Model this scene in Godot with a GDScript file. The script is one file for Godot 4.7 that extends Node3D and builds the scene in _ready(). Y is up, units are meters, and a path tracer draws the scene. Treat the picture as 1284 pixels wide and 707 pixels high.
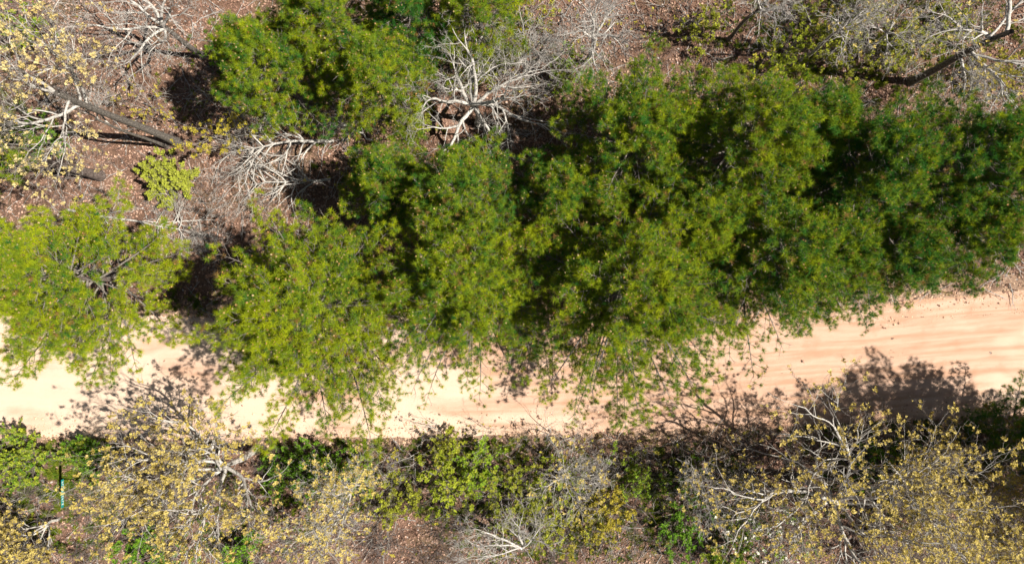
extends Node3D
# A forest road seen from straight above. y up; picture right = +x, picture down = +z.

const CAM_H := 34.3          # camera height over the road, metres
const FOCAL := 857.5         # focal length in photograph pixels
const CX := 642.0
const CY := 353.5

var rng := RandomNumberGenerator.new()
var noise_a := FastNoiseLite.new()
var noise_b := FastNoiseLite.new()
var M := {}                  # materials
var S := {}                  # shared small meshes
var used := {}

# ---------------------------------------------------------------- helpers
func at(px: float, py: float, h := 0.0) -> Vector3:
	var k := (CAM_H - h) / FOCAL
	return Vector3((px - CX) * k, h, (py - CY) * k)

func rnd(a: float, b: float) -> float:
	return rng.randf_range(a, b)

func rdir() -> Vector3:
	return Vector3(rng.randfn(), rng.randfn(), rng.randfn()).normalized()

func lin(r: float, g: float, b: float) -> Color:
	return Color(r, g, b).linear_to_srgb()

func numbered(called: String) -> String:
	if not used.has(called):
		used[called] = 0
		return called
	used[called] += 1
	return "%s_%03d" % [called, used[called]]

func thing(called: String, label: String, category: String, group := "", where := Vector3.ZERO) -> Node3D:
	var o := Node3D.new()
	o.name = numbered(called)
	add_child(o)
	o.position = where
	o.set_meta("label", label)
	o.set_meta("category", category)
	if group != "":
		o.set_meta("group", group)
	return o

class MB:
	var v := PackedVector3Array()
	var n := PackedVector3Array()
	var c := PackedColorArray()
	var i := PackedInt32Array()
	func tube(pts: Array, rads: Array, sides: int) -> void:
		var cnt := pts.size()
		var base := v.size()
		for k in cnt:
			var t: Vector3
			if k == 0:
				t = pts[1] - pts[0]
			elif k == cnt - 1:
				t = pts[k] - pts[k - 1]
			else:
				t = pts[k + 1] - pts[k - 1]
			t = t.normalized()
			var ref := Vector3(0.31, 0.12, 0.94) if absf(t.z) < 0.8 else Vector3(0.94, 0.2, 0.1)
			var a := t.cross(ref).normalized()
			var b := t.cross(a)
			for s in sides:
				var w := TAU * s / sides
				var q := a * cos(w) + b * sin(w)
				v.append(pts[k] + q * rads[k])
				n.append(q)
		for k in cnt - 1:
			for s in sides:
				var s2 := (s + 1) % sides
				var p0 := base + k * sides + s
				var p1 := base + k * sides + s2
				var p2 := p0 + sides
				var p3 := p1 + sides
				i.append_array(PackedInt32Array([p0, p2, p1, p1, p2, p3]))
	func tri(a: Vector3, b: Vector3, d: Vector3) -> void:
		var q := (d - a).cross(b - a).normalized()
		var base := v.size()
		v.append_array(PackedVector3Array([a, b, d]))
		n.append_array(PackedVector3Array([q, q, q]))
		i.append_array(PackedInt32Array([base, base + 1, base + 2]))
	func quad(a: Vector3, b: Vector3, d: Vector3, e: Vector3) -> void:
		tri(a, b, d)
		tri(a, d, e)
	func box(lo: Vector3, hi: Vector3) -> void:
		var p := func(x, y, z): return Vector3(hi.x if x else lo.x, hi.y if y else lo.y, hi.z if z else lo.z)
		quad(p.call(0, 1, 0), p.call(1, 1, 0), p.call(1, 1, 1), p.call(0, 1, 1))
		quad(p.call(0, 0, 0), p.call(0, 0, 1), p.call(1, 0, 1), p.call(1, 0, 0))
		quad(p.call(0, 0, 1), p.call(0, 1, 1), p.call(1, 1, 1), p.call(1, 0, 1))
		quad(p.call(0, 0, 0), p.call(1, 0, 0), p.call(1, 1, 0), p.call(0, 1, 0))
		quad(p.call(0, 0, 0), p.call(0, 1, 0), p.call(0, 1, 1), p.call(0, 0, 1))
		quad(p.call(1, 0, 0), p.call(1, 0, 1), p.call(1, 1, 1), p.call(1, 1, 0))
	func mesh(mat: Material) -> ArrayMesh:
		var arr := []
		arr.resize(Mesh.ARRAY_MAX)
		arr[Mesh.ARRAY_VERTEX] = v
		arr[Mesh.ARRAY_NORMAL] = n
		arr[Mesh.ARRAY_INDEX] = i
		if c.size() == v.size() and c.size() > 0:
			arr[Mesh.ARRAY_COLOR] = c
		var m := ArrayMesh.new()
		m.add_surface_from_arrays(Mesh.PRIMITIVE_TRIANGLES, arr)
		m.surface_set_material(0, mat)
		return m

func part(called: String, mb: MB, mat: Material, parent: Node) -> MeshInstance3D:
	var o := MeshInstance3D.new()
	o.name = called
	o.mesh = mb.mesh(mat)
	o.cast_shadow = GeometryInstance3D.SHADOW_CASTING_SETTING_ON
	parent.add_child(o, true)
	return o

class Cloud:
	var t: Array[Transform3D] = []
	var c: Array[Color] = []
	func add(p: Vector3, y: Vector3, roll: float, s: float, col: Color) -> void:
		var ref := Vector3(0.3, 0.1, 0.95) if absf(y.z) < 0.8 else Vector3(0.95, 0.1, 0.2)
		var x := y.cross(ref).normalized()
		x = x.rotated(y, roll)
		var z := x.cross(y)
		t.append(Transform3D(Basis(x * s, y * s, z * s), p))
		c.append(col)

func scatter(called: String, cloud: Cloud, mesh: Mesh, parent: Node, stuff := true) -> MultiMeshInstance3D:
	if cloud.t.size() == 0:
		return null
	var mm := MultiMesh.new()
	mm.transform_format = MultiMesh.TRANSFORM_3D
	mm.use_colors = true
	mm.mesh = mesh
	mm.instance_count = cloud.t.size()
	for k in cloud.t.size():
		mm.set_instance_transform(k, cloud.t[k])
		mm.set_instance_color(k, cloud.c[k])
	var o := MultiMeshInstance3D.new()
	o.name = called
	o.multimesh = mm
	o.cast_shadow = GeometryInstance3D.SHADOW_CASTING_SETTING_ON
	parent.add_child(o, true)
	if stuff:
		o.set_meta("kind", "stuff")
	return o

func noise_tex(freq: float, ramp: Array, size := 512, kind := FastNoiseLite.TYPE_SIMPLEX_SMOOTH, oct := 4, sd := 1) -> NoiseTexture2D:
	var f := FastNoiseLite.new()
	f.seed = sd
	f.noise_type = kind
	f.frequency = freq
	f.fractal_octaves = oct
	var t := NoiseTexture2D.new()
	t.noise = f
	t.width = size
	t.height = size
	t.seamless = true
	if ramp.size() > 0:
		var g := Gradient.new()
		var offs := PackedFloat32Array()
		var cols := PackedColorArray()
		for e in ramp:
			offs.append(e[0])
			cols.append(e[1])
		g.offsets = offs
		g.colors = cols
		t.color_ramp = g
	return t

func normal_tex(freq: float, strength: float, size := 512, sd := 3) -> NoiseTexture2D:
	var t := noise_tex(freq, [], size, FastNoiseLite.TYPE_SIMPLEX_SMOOTH, 5, sd)
	t.as_normal_map = true
	t.bump_strength = strength
	return t

func bark(ca: Color, cb: Color, scale: float) -> StandardMaterial3D:
	var m := StandardMaterial3D.new()
	m.albedo_texture = noise_tex(0.03, [[0.25, ca], [0.75, cb]], 256, FastNoiseLite.TYPE_SIMPLEX_SMOOTH, 4, 11)
	m.normal_enabled = true
	m.normal_texture = normal_tex(0.05, 6.0, 256, 12)
	m.uv1_triplanar = true
	m.uv1_scale = Vector3(scale, scale * 0.35, scale)
	m.roughness = 0.9
	return m

func leafy(rough: float, back: Color) -> StandardMaterial3D:
	var m := StandardMaterial3D.new()
	m.vertex_color_use_as_albedo = true
	m.roughness = rough
	m.metallic_specular = 0.2
	m.cull_mode = BaseMaterial3D.CULL_DISABLED
	if back.r + back.g + back.b > 0.0:
		m.backlight_enabled = true
		m.backlight = back
	return m

# ---------------------------------------------------------------- the lie of the land
var edge_x := [-30.0, 0.0, 200.0, 420.0, 640.0, 900.0, 1050.0, 1284.0, 1320.0]
var edge_top := [398.0, 398.0, 398.0, 400.0, 400.0, 396.0, 386.0, 366.0, 362.0]
var edge_bot := [548.0, 548.0, 548.0, 548.0, 545.0, 536.0, 529.0, 516.0, 514.0]

func table(xs: Array, ys: Array, px: float) -> float:
	var n := xs.size()
	if px <= xs[0]:
		return ys[0]
	if px >= xs[n - 1]:
		return ys[n - 1] + (px - xs[n - 1]) * (ys[n - 1] - ys[n - 2]) / (xs[n - 1] - xs[n - 2])
	for k in n - 1:
		if px < xs[k + 1]:
			var t: float = (px - xs[k]) / (xs[k + 1] - xs[k])
			return lerpf(ys[k], ys[k + 1], smoothstep(0.0, 1.0, t) * 0.5 + t * 0.5)
	return ys[n - 1]

func road_edges(x: float) -> Vector2:
	var px := x * FOCAL / CAM_H + CX
	return Vector2((table(edge_x, edge_top, px) - CY) * CAM_H / FOCAL, (table(edge_x, edge_bot, px) - CY) * CAM_H / FOCAL)

# metres outside the road (negative on it)
func off_road(x: float, z: float) -> float:
	var e := road_edges(x)
	return maxf(e.x - z, z - e.y)

func ground_y(x: float, z: float) -> float:
	var d := off_road(x, z)
	var e := road_edges(x)
	var bump := noise_a.get_noise_2d(x * 4.0, z * 4.0) * 0.16 + noise_b.get_noise_2d(x * 22.0, z * 22.0) * 0.06
	bump += 0.16 * exp(-pow((d - 0.45) / 0.4, 2.0)) * (0.5 + noise_b.get_noise_2d(x * 16.0, z * 16.0))   # graded ridge of soil
	var far := smoothstep(-0.3, 2.2, d)
	var y := -0.14 + 0.20 * smoothstep(-0.5, 0.5, d) + bump * lerpf(0.45, 1.0, far)
	if z < e.x:
		y += 0.35 * smoothstep(0.3, 3.0, d)          # low bank above the road
	else:
		y += 0.1 * smoothstep(0.2, 1.5, d) - 0.25 * smoothstep(1.5, 6.0, d)
	return y

func axis(lo: float, hi: float, step: float, out: float) -> Array:
	var a := []
	var q := lo
	while q <= hi:
		a.append(q)
		q += step
	var g := step * 2.0
	var p := lo
	var pre := []
	while p > -out:
		p -= g
		g *= 1.6
		pre.push_front(p)
	g = step * 2.0
	p = hi
	while p < out:
		p += g
		g *= 1.6
		a.append(p)
	return pre + a

func build_ground() -> void:
	var xs := axis(-32.0, 34.0, 0.25, 400.0)
	var zs := axis(-19.0, 19.0, 0.25, 400.0)
	var mb := MB.new()
	var nx := xs.size()
	for z in zs:
		for x in xs:
			var y := ground_y(x, z) if absf(x) < 60.0 and absf(z) < 50.0 else 0.0
			mb.v.append(Vector3(x, y, z))
			var d := off_road(x, z)
			var n1 := noise_a.get_noise_2d(x * 9.0 + 50.0, z * 9.0) * 0.5 + noise_b.get_noise_2d(x * 40.0, z * 40.0) * 0.5
			var litter := Color(0.25, 0.15, 0.112).lerp(Color(0.15, 0.09, 0.066), clampf(0.5 + n1, 0.0, 1.0))
			var moss := smoothstep(0.05, 0.4, noise_a.get_noise_2d(x * 3.0 - 90.0, z * 3.0 + 30.0))
			litter = litter.lerp(Color(0.13, 0.12, 0.05), moss * 0.35)
			var soil := Color(0.43, 0.315, 0.245).lerp(Color(0.28, 0.19, 0.14), clampf(0.5 + n1 * 1.4, 0.0, 1.0))
			var sandy := 1.0 - smoothstep(0.1, 1.1, d + n1 * 1.6)
			mb.c.append(litter.lerp(soil, sandy))
			var hx := (ground_y(x + 0.1, z) - ground_y(x - 0.1, z)) / 0.2
			var hz := (ground_y(x, z + 0.1) - ground_y(x, z - 0.1)) / 0.2
			mb.n.append(Vector3(-hx, 1.0, -hz).normalized())
	for j in zs.size() - 1:
		for k in nx - 1:
			var p := j * nx + k
			mb.i.append_array(PackedInt32Array([p, p + 1, p + nx, p + 1, p + nx + 1, p + nx]))
	var m := StandardMaterial3D.new()
	m.vertex_color_use_as_albedo = true
	m.albedo_texture = noise_tex(0.06, [[0.2, Color(0.62, 0.6, 0.58)], [0.5, Color(0.88, 0.87, 0.86)], [0.8, Color(1, 1, 1)]], 512, FastNoiseLite.TYPE_SIMPLEX_SMOOTH, 5, 5)
	m.normal_enabled = true
	m.normal_texture = normal_tex(0.08, 7.0, 512, 6)
	m.uv1_triplanar = true
	m.uv1_world_triplanar = true
	m.uv1_scale = Vector3(0.37, 0.37, 0.37)
	m.roughness = 0.95
	var o := part("ground", mb, m, self)
	o.set_meta("kind", "structure")

func build_road() -> void:
	var mb := MB.new()
	var xs := axis(-32.0, 34.0, 0.14, 200.0)
	var across := 84
	for x in xs:
		var e := road_edges(x)
		for k in across + 1:
			var t := float(k) / across
			var z := lerpf(e.x - 0.9, e.y + 0.9, t)
			var d := off_road(x, z)
			var w := (z - e.x) / (e.y - e.x)
			# wheel ruts run along the road
			var wob := noise_a.get_noise_1d(x * 2.0) * 0.12
			var rut := 0.0
			for c in [0.2, 0.42, 0.6, 0.82]:
				var q: float = (w + wob * 0.4 - c) / 0.05
				rut += exp(-q * q) * (0.6 + noise_a.get_noise_2d(x * 3.0, c * 900.0))
			var y := 0.02 - 0.05 * rut - 0.12 * smoothstep(-0.35, 0.9, d)
			y += noise_b.get_noise_2d(x * 8.0, z * 40.0) * 0.02 + noise_b.get_noise_2d(x * 60.0, z * 60.0) * 0.012
			mb.v.append(Vector3(x, y, z))
			# streaks of paler and redder sand dragged along by the wheels
			var s1 := noise_a.get_noise_2d(x * 1.1, w * 300.0)
			var s2 := noise_b.get_noise_2d(x * 7.0 + 40.0, w * 620.0)
			var s3 := noise_a.get_noise_2d(x * 14.0, z * 14.0 + 70.0)
			var f := clampf(0.45 + s1 * 1.1 + s2 * 0.6, 0.0, 1.0)
			var pale := Color(0.59, 0.43, 0.355)
			var red := Color(0.48, 0.31, 0.23)
			var col := pale.lerp(red, clampf(f * 1.15 - 0.1, 0.0, 1.0))
			col = col.lerp(Color(0.40, 0.22, 0.14), smoothstep(0.2, 0.5, s3) * 0.3)
			col = col.lerp(Color(0.70, 0.58, 0.50), smoothstep(0.0, 0.4, noise_a.get_noise_2d(x * 3.0 + 300.0, z * 9.0) * 0.6 + noise_a.get_noise_2d(x * 0.6 + 4564.0, z * 0.6)) * 0.8)   # paler patches, noise offset set so most lie toward the left end
			mb.c.append(col)
			mb.n.append(Vector3.UP)
	var w1 := across + 1
	for j in xs.size() - 1:
		for k in across:
			var p := j * w1 + k
			mb.i.append_array(PackedInt32Array([p, p + w1, p + 1, p + 1, p + w1, p + w1 + 1]))
	for j in range(1, xs.size() - 1):
		for k in range(1, across):
			var p := j * w1 + k
			var a := mb.v[p + w1] - mb.v[p - w1]
			var b := mb.v[p + 1] - mb.v[p - 1]
			mb.n[p] = b.cross(a).normalized()
	var m := StandardMaterial3D.new()
	m.vertex_color_use_as_albedo = true
	m.albedo_texture = noise_tex(0.12, [[0.2, Color(0.78, 0.74, 0.70)], [0.6, Color(0.96, 0.95, 0.94)], [0.8, Color(1, 1, 1)]], 512, FastNoiseLite.TYPE_SIMPLEX_SMOOTH, 4, 21)
	m.normal_enabled = true
	m.normal_texture = normal_tex(0.1, 3.0, 512, 22)
	m.uv1_triplanar = true
	m.uv1_world_triplanar = true
	m.uv1_scale = Vector3(0.45, 0.45, 0.45)
	m.roughness = 0.95
	var o := part("road", mb, m, self)
	o.set_meta("kind", "structure")

# ---------------------------------------------------------------- small shared meshes
func make_shared() -> void:
	# a tuft of long pine needles round a shoot that points along +y
	for v in 3:
		var mb := MB.new()
		var n := 44
		for k in n:
			var a := TAU * k * 0.618 + rnd(-0.3, 0.3)
			var tilt := lerpf(0.2, 1.5, sqrt(rng.randf()))
			var d := Vector3(cos(a) * sin(tilt), cos(tilt), sin(a) * sin(tilt))
			var l := rnd(0.14, 0.25)
			var root := Vector3(0, rnd(-0.07, 0.05), 0)
			var side := d.cross(rdir()).normalized() * 0.0056
			var tip := root + d * l + Vector3(0, -0.02, 0)
			mb.tri(root - side, root + side, tip)
		S["tuft%d" % v] = mb.mesh(M.needle)
	# upright pollen cones at the shoot's end
	var cb := MB.new()
	for k in 4:
		var a := TAU * k / 4.0
		var o := Vector3(cos(a), 0, sin(a)) * 0.014
		cb.tube([o, o + Vector3(o.x * 0.6, 0.035, o.z * 0.6), o + Vector3(o.x, 0.07, o.z)], [0.011, 0.014, 0.003], 4)
	S.bud = cb.mesh(M.bud)
	# rosettes of young leaves
	for v in 2:
		var lb := MB.new()
		for k in 9:
			var a := TAU * k * 0.618 + rnd(-0.3, 0.3)
			var tilt := rnd(0.5, 1.7)
			var d := Vector3(cos(a) * sin(tilt), cos(tilt), sin(a) * sin(tilt))
			var l := rnd(0.07, 0.12)
			var w := l * rnd(0.2, 0.28)
			var s := d.cross(Vector3.UP.rotated(Vector3.RIGHT, rnd(-0.4, 0.4))).normalized()
			var up := s.cross(d) * w * 0.3
			var r0 := d * 0.012 + Vector3(0, rnd(-0.05, 0.02), 0)
			var mid := r0 + d * l * 0.55
			lb.tri(r0, mid + s * w + up, r0 + d * l)
			lb.tri(r0, r0 + d * l, mid - s * w + up)
		S["leaf%d" % v] = lb.mesh(M.leaf)
	# a spray of bare twigs along +y
	for v in 3:
		var tb := MB.new()
		var pts := [Vector3.ZERO]
		var d := Vector3.UP
		for k in 4:
			d = (d + rdir() * 0.3).normalized()
			pts.append(pts[k] + d * 0.15)
		tb.tube(pts, [0.008, 0.007, 0.006, 0.005, 0.003], 3)
		for k in 9:
			var q: Vector3 = pts[1 + k % 4]
			var sd := (Vector3.UP * 0.8 + rdir()).normalized()
			var l := rnd(0.14, 0.36)
			var m2 := q + sd * l * 0.5
			var e2 := m2 + (sd + rdir() * 0.5).normalized() * l * 0.5
			tb.tube([q, m2, e2], [0.0055, 0.0045, 0.0025], 3)
		S["spray%d" % v] = tb.mesh(M.twig)
		S["stalk%d" % v] = tb.mesh(M.stalk)
		S["scrub%d" % v] = tb.mesh(M.scrub)
	# a fallen leaf, curled
	var fb := MB.new()
	for k in 3:
		var z0 := -0.055 + 0.11 * k / 3.0
		var z1 := z0 + 0.11 / 3.0
		var w0 := 0.032 * sin(PI * clampf((z0 + 0.058) / 0.116, 0.0, 1.0))
		var w1 := 0.032 * sin(PI * clampf((z1 + 0.058) / 0.116, 0.0, 1.0))
		var y0 := z0 * z0 * 5.0
		var y1 := z1 * z1 * 5.0
		fb.quad(Vector3(-w0, y0 + 0.012, z0), Vector3(0, y0, z0), Vector3(0, y1, z1), Vector3(-w1, y1 + 0.012, z1))
		fb.quad(Vector3(0, y0, z0), Vector3(w0, y0 + 0.012, z0), Vector3(w1, y1 + 0.012, z1), Vector3(0, y1, z1))
	S.fallen = fb.mesh(M.litter)
	# a pebble / clod
	var pb := MB.new()
	var oc := [Vector3(1, 0, 0), Vector3(0.4, 0.1, 0.9), Vector3(-0.7, 0, 0.6), Vector3(-0.9, -0.1, -0.4), Vector3(0.2, 0.05, -1.0)]
	for k in 5:
		pb.tri(oc[k] * 0.05, Vector3(0.005, 0.035, 0.004), oc[(k + 1) % 5] * 0.05)
	S.pebble = pb.mesh(M.pebble)
	# grass / weed sprig
	var gb := MB.new()
	for k in 12:
		var a := TAU * k * 0.618
		var d := Vector3(cos(a), rnd(0.5, 1.6), sin(a)).normalized()
		var l := rnd(0.1, 0.24)
		var s := d.cross(Vector3.UP).normalized() * 0.014
		var q := d * l * 0.5 + Vector3(0, 0.02, 0)
		gb.tri(Vector3.ZERO, q + s, d * l)
		gb.tri(Vector3.ZERO, d * l, q - s)
	S.weed = gb.mesh(M.leaf)
	# stick
	var sb := MB.new()
	sb.tube([Vector3(0, 0, 0), Vector3(0.03, 0.35, 0.0), Vector3(-0.02, 0.7, 0.03), Vector3(0.03, 1.0, 0)], [0.016, 0.014, 0.011, 0.005], 4)
	sb.tube([Vector3(0.02, 0.45, 0), Vector3(0.12, 0.65, 0.02), Vector3(0.16, 0.8, -0.02)], [0.009, 0.007, 0.003], 3)
	sb.tube([Vector3(0.0, 0.65, 0.02), Vector3(-0.1, 0.8, 0.05), Vector3(-0.12, 0.95, 0.05)], [0.008, 0.006, 0.003], 3)
	S.stick = sb.mesh(M.twig)
	# white four-petalled flower
	var wb := MB.new()
	for k in 4:
		var a := TAU * k / 4.0
		var d := Vector3(cos(a), 0.25, sin(a))
		var s := Vector3(-sin(a), 0, cos(a)) * 0.022
		wb.quad(Vector3.ZERO, d * 0.035 + s, d * 0.06, d * 0.035 - s)
	S.flower = wb.mesh(M.petal)

# ---------------------------------------------------------------- pines
# o: h height, cb height of the lowest branches, R crown radius, green tone, dens tufts
func pine(called: String, label: String, group: String, base: Vector3, o: Dictionary) -> Node3D:
	rng.seed = o.seed
	base.y = ground_y(base.x, base.z) - 0.05
	var root := thing(called, label, "tree", group, base)
	var h: float = o.h
	var cb: float = o.cb
	var R: float = o.R
	var lean: Vector3 = o.get("lean", Vector3.ZERO)
	var tone: float = o.get("tone", 0.5)
	var dens: float = o.get("dens", 1.0) * 1.6
	var reach: Vector3 = o.get("reach", Vector3.ZERO)    # side on which the limbs reach farther
	var tr := MB.new()
	var tp := []
	var trd := []
	var r0: float = o.get("r", 0.13 + h * 0.004)
	var ns := 14
	var ph := rnd(0, TAU)
	for k in ns + 1:
		var t := float(k) / ns
		tp.append(Vector3(sin(t * 5.0 + ph) * 0.08 * t, h * t, cos(t * 4.0 + ph) * 0.08 * t) + lean * t * h)
		trd.append((r0 * (1.0 - t) + 0.012) * (1.0 + 0.35 * exp(-t * 25.0)))
	tr.tube(tp, trd, 9)
	part("trunk", tr, M.pine_bark, root)
	var on_trunk := func(y: float) -> Vector3:
		var t := clampf(y / h, 0.0, 1.0) * ns
		var k := mini(int(t), ns - 1)
		return tp[k].lerp(tp[k + 1], t - k)
	var tufts := [Cloud.new(), Cloud.new(), Cloud.new()]
	var buds := Cloud.new()
	var nb := int((h - cb) * 10.0 * o.get("nb", 1.0))
	var az := rnd(0, TAU)
	var add_tuft := func(p: Vector3, d: Vector3, dim: float) -> void:
		var g := clampf(tone + dim + rng.randfn() * 0.28, 0.0, 1.0)
		var col := Color(0.035, 0.140, 0.022).lerp(Color(0.30, 0.36, 0.010), g)
		if rng.randf() < 0.035:
			col = Color(0.24, 0.15, 0.05)
		tufts[rng.randi() % 3].add(p, d, rnd(0, TAU), rnd(0.66, 1.1), col)
		if rng.randf() < 0.22:
			buds.add(p + d * 0.07, (d + Vector3.UP * 0.6).normalized(), rnd(0, TAU), rnd(0.5, 1.0), Color(0.50, 0.26, 0.09).lerp(Color(0.55, 0.46, 0.26), rng.randf()))
	var extra: Array = o.get("extra", [])
	for b in nb + extra.size():
		var bt := rng.randfn() * 0.13
		var far := b >= nb                                # a long thin limb hanging out over the road
		var t := (b + rng.randf()) / nb if not far else 0.0
		var y := cb + (h - cb) * 0.985 * pow(t, 0.72)
		az += 2.39996 + rnd(-0.4, 0.4)
		t = pow(t, 0.72)
		var prof := pow(maxf(0.0, 1.0 - pow(t, 1.7)), 0.75) * (0.62 + 0.38 * smoothstep(0.0, 0.25, t))
		if far:
			az = deg_to_rad(extra[b - nb][0])
			y = extra[b - nb][1]
		var out := Vector3(cos(az), 0, sin(az))
		var L := (R * prof * rnd(0.62, 1.12) + 0.45)
		L *= 1.0 + maxf(0.0, out.dot(reach))
		if far:
			L = extra[b - nb][2]
		var el := lerpf(0.08, 0.95, pow(t, 1.3)) + rnd(-0.15, 0.15)
		var d := (out * cos(el) + Vector3.UP * sin(el)).normalized()
		var p: Vector3 = on_trunk.call(y)
		var segs := 6
		var pts := [p]
		var rr := [clampf(0.012 + L * 0.011, 0.014, 0.07)]
		var bend := rnd(-0.25, 0.25)
		for k in segs:
			d = d.rotated(Vector3.UP, bend / segs + rnd(-0.09, 0.09))
			d.y += (-0.05 if k < 3 else 0.09) * (1.0 - t) * (0.5 if far else 1.0)
			d = d.normalized()
			pts.append(pts[k] + d * L / segs)
			rr.append(lerpf(rr[0], 0.006, float(k + 1) / segs))
		var mb := MB.new()
		mb.tube(pts, rr, 5)
		# side shoots
		var ld := dens * (0.5 if far else 1.0)
		var s := rnd(0.2, 0.4) if L > 1.2 else 0.1
		var flip := 1.0
		while s <= 1.0:
			var fk := s * segs
			var k := mini(int(fk), segs - 1)
			var q: Vector3 = pts[k].lerp(pts[k + 1], fk - k)
			var fw: Vector3 = (pts[k + 1] - pts[k]).normalized()
			flip = -flip
			var dead := rng.randf() < 0.14
			var sd := fw.rotated(Vector3.UP, flip * rnd(0.5, 1.15))
			sd = (sd + Vector3.UP * rnd(-0.12, 0.4)).normalized()
			var sl := (0.22 + (1.0 - s) * minf(L, 4.0) * 0.36) * rnd(0.7, 1.25) + 0.1
			var e1 := q + sd * sl * 0.5
			var sd2 := (sd + Vector3.UP * 0.22 + rdir() * 0.18).normalized()
			var e2 := e1 + sd2 * sl * 0.5
			mb.tube([q, e1, e2], [0.013, 0.010, 0.005], 3)
			if not dead:
				add_tuft.call(e2, (sd2 + Vector3.UP * 0.35).normalized(), bt)
				var nt := int(ceil(sl / 0.17 * ld))
				for j in nt:
					var w := (j + rng.randf()) / nt
					if w < 0.2:
						continue
					var w0 := q.lerp(e1, w * 2.0) if w < 0.5 else e1.lerp(e2, w * 2.0 - 1.0)
					var td := (sd2 * 0.6 + rdir() * 0.8 + Vector3.UP * 0.45).normalized()
					var tl := rnd(0.08, 0.26)
					var w1 := w0 + td * tl
					mb.tube([w0, w1], [0.007, 0.004], 3)
					add_tuft.call(w1, td, bt)
			else:
				for j in 3:
					var w0 := e1.lerp(e2, rng.randf())
					mb.tube([w0, w0 + (sd2 + rdir()).normalized() * rnd(0.1, 0.35)], [0.006, 0.003], 3)
			s += 0.20 / L * rnd(0.6, 1.3) / sqrt(ld)
		add_tuft.call(pts[segs], (d + Vector3.UP * 0.3).normalized(), bt)
		add_tuft.call(pts[segs - 1].lerp(pts[segs], 0.5), (d + rdir() * 0.5).normalized(), bt)
		part("branch", mb, M.pine_twig, root)
	# dead snags under the living crown
	for b in int(6 + (cb - 1.0) * 1.5):
		var y := rnd(minf(1.5, cb * 0.4), cb)
		az += 2.4
		var d := Vector3(cos(az), rnd(-0.15, 0.3), sin(az)).normalized()
		var p: Vector3 = on_trunk.call(y)
		var L := rnd(0.4, 1.6)
		var mb := MB.new()
		var p1 := p + d * L * 0.5
		var p2 := p1 + (d + rdir() * 0.3).normalized() * L * 0.5
		mb.tube([p, p1, p2], [0.02, 0.014, 0.005], 4)
		mb.tube([p1, p1 + (d + rdir() * 0.9).normalized() * L * 0.4], [0.009, 0.003], 3)
		part("dead_branch", mb, M.pine_twig, root)
	for k in 3:
		scatter("needles", tufts[k], S["tuft%d" % k], root)
	scatter("pollen_cones", buds, S.bud, root)
	return root

# ---------------------------------------------------------------- broadleaf trees and shrubs
var _tw: Array
var _lf: Array
var _fl: Cloud

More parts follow.
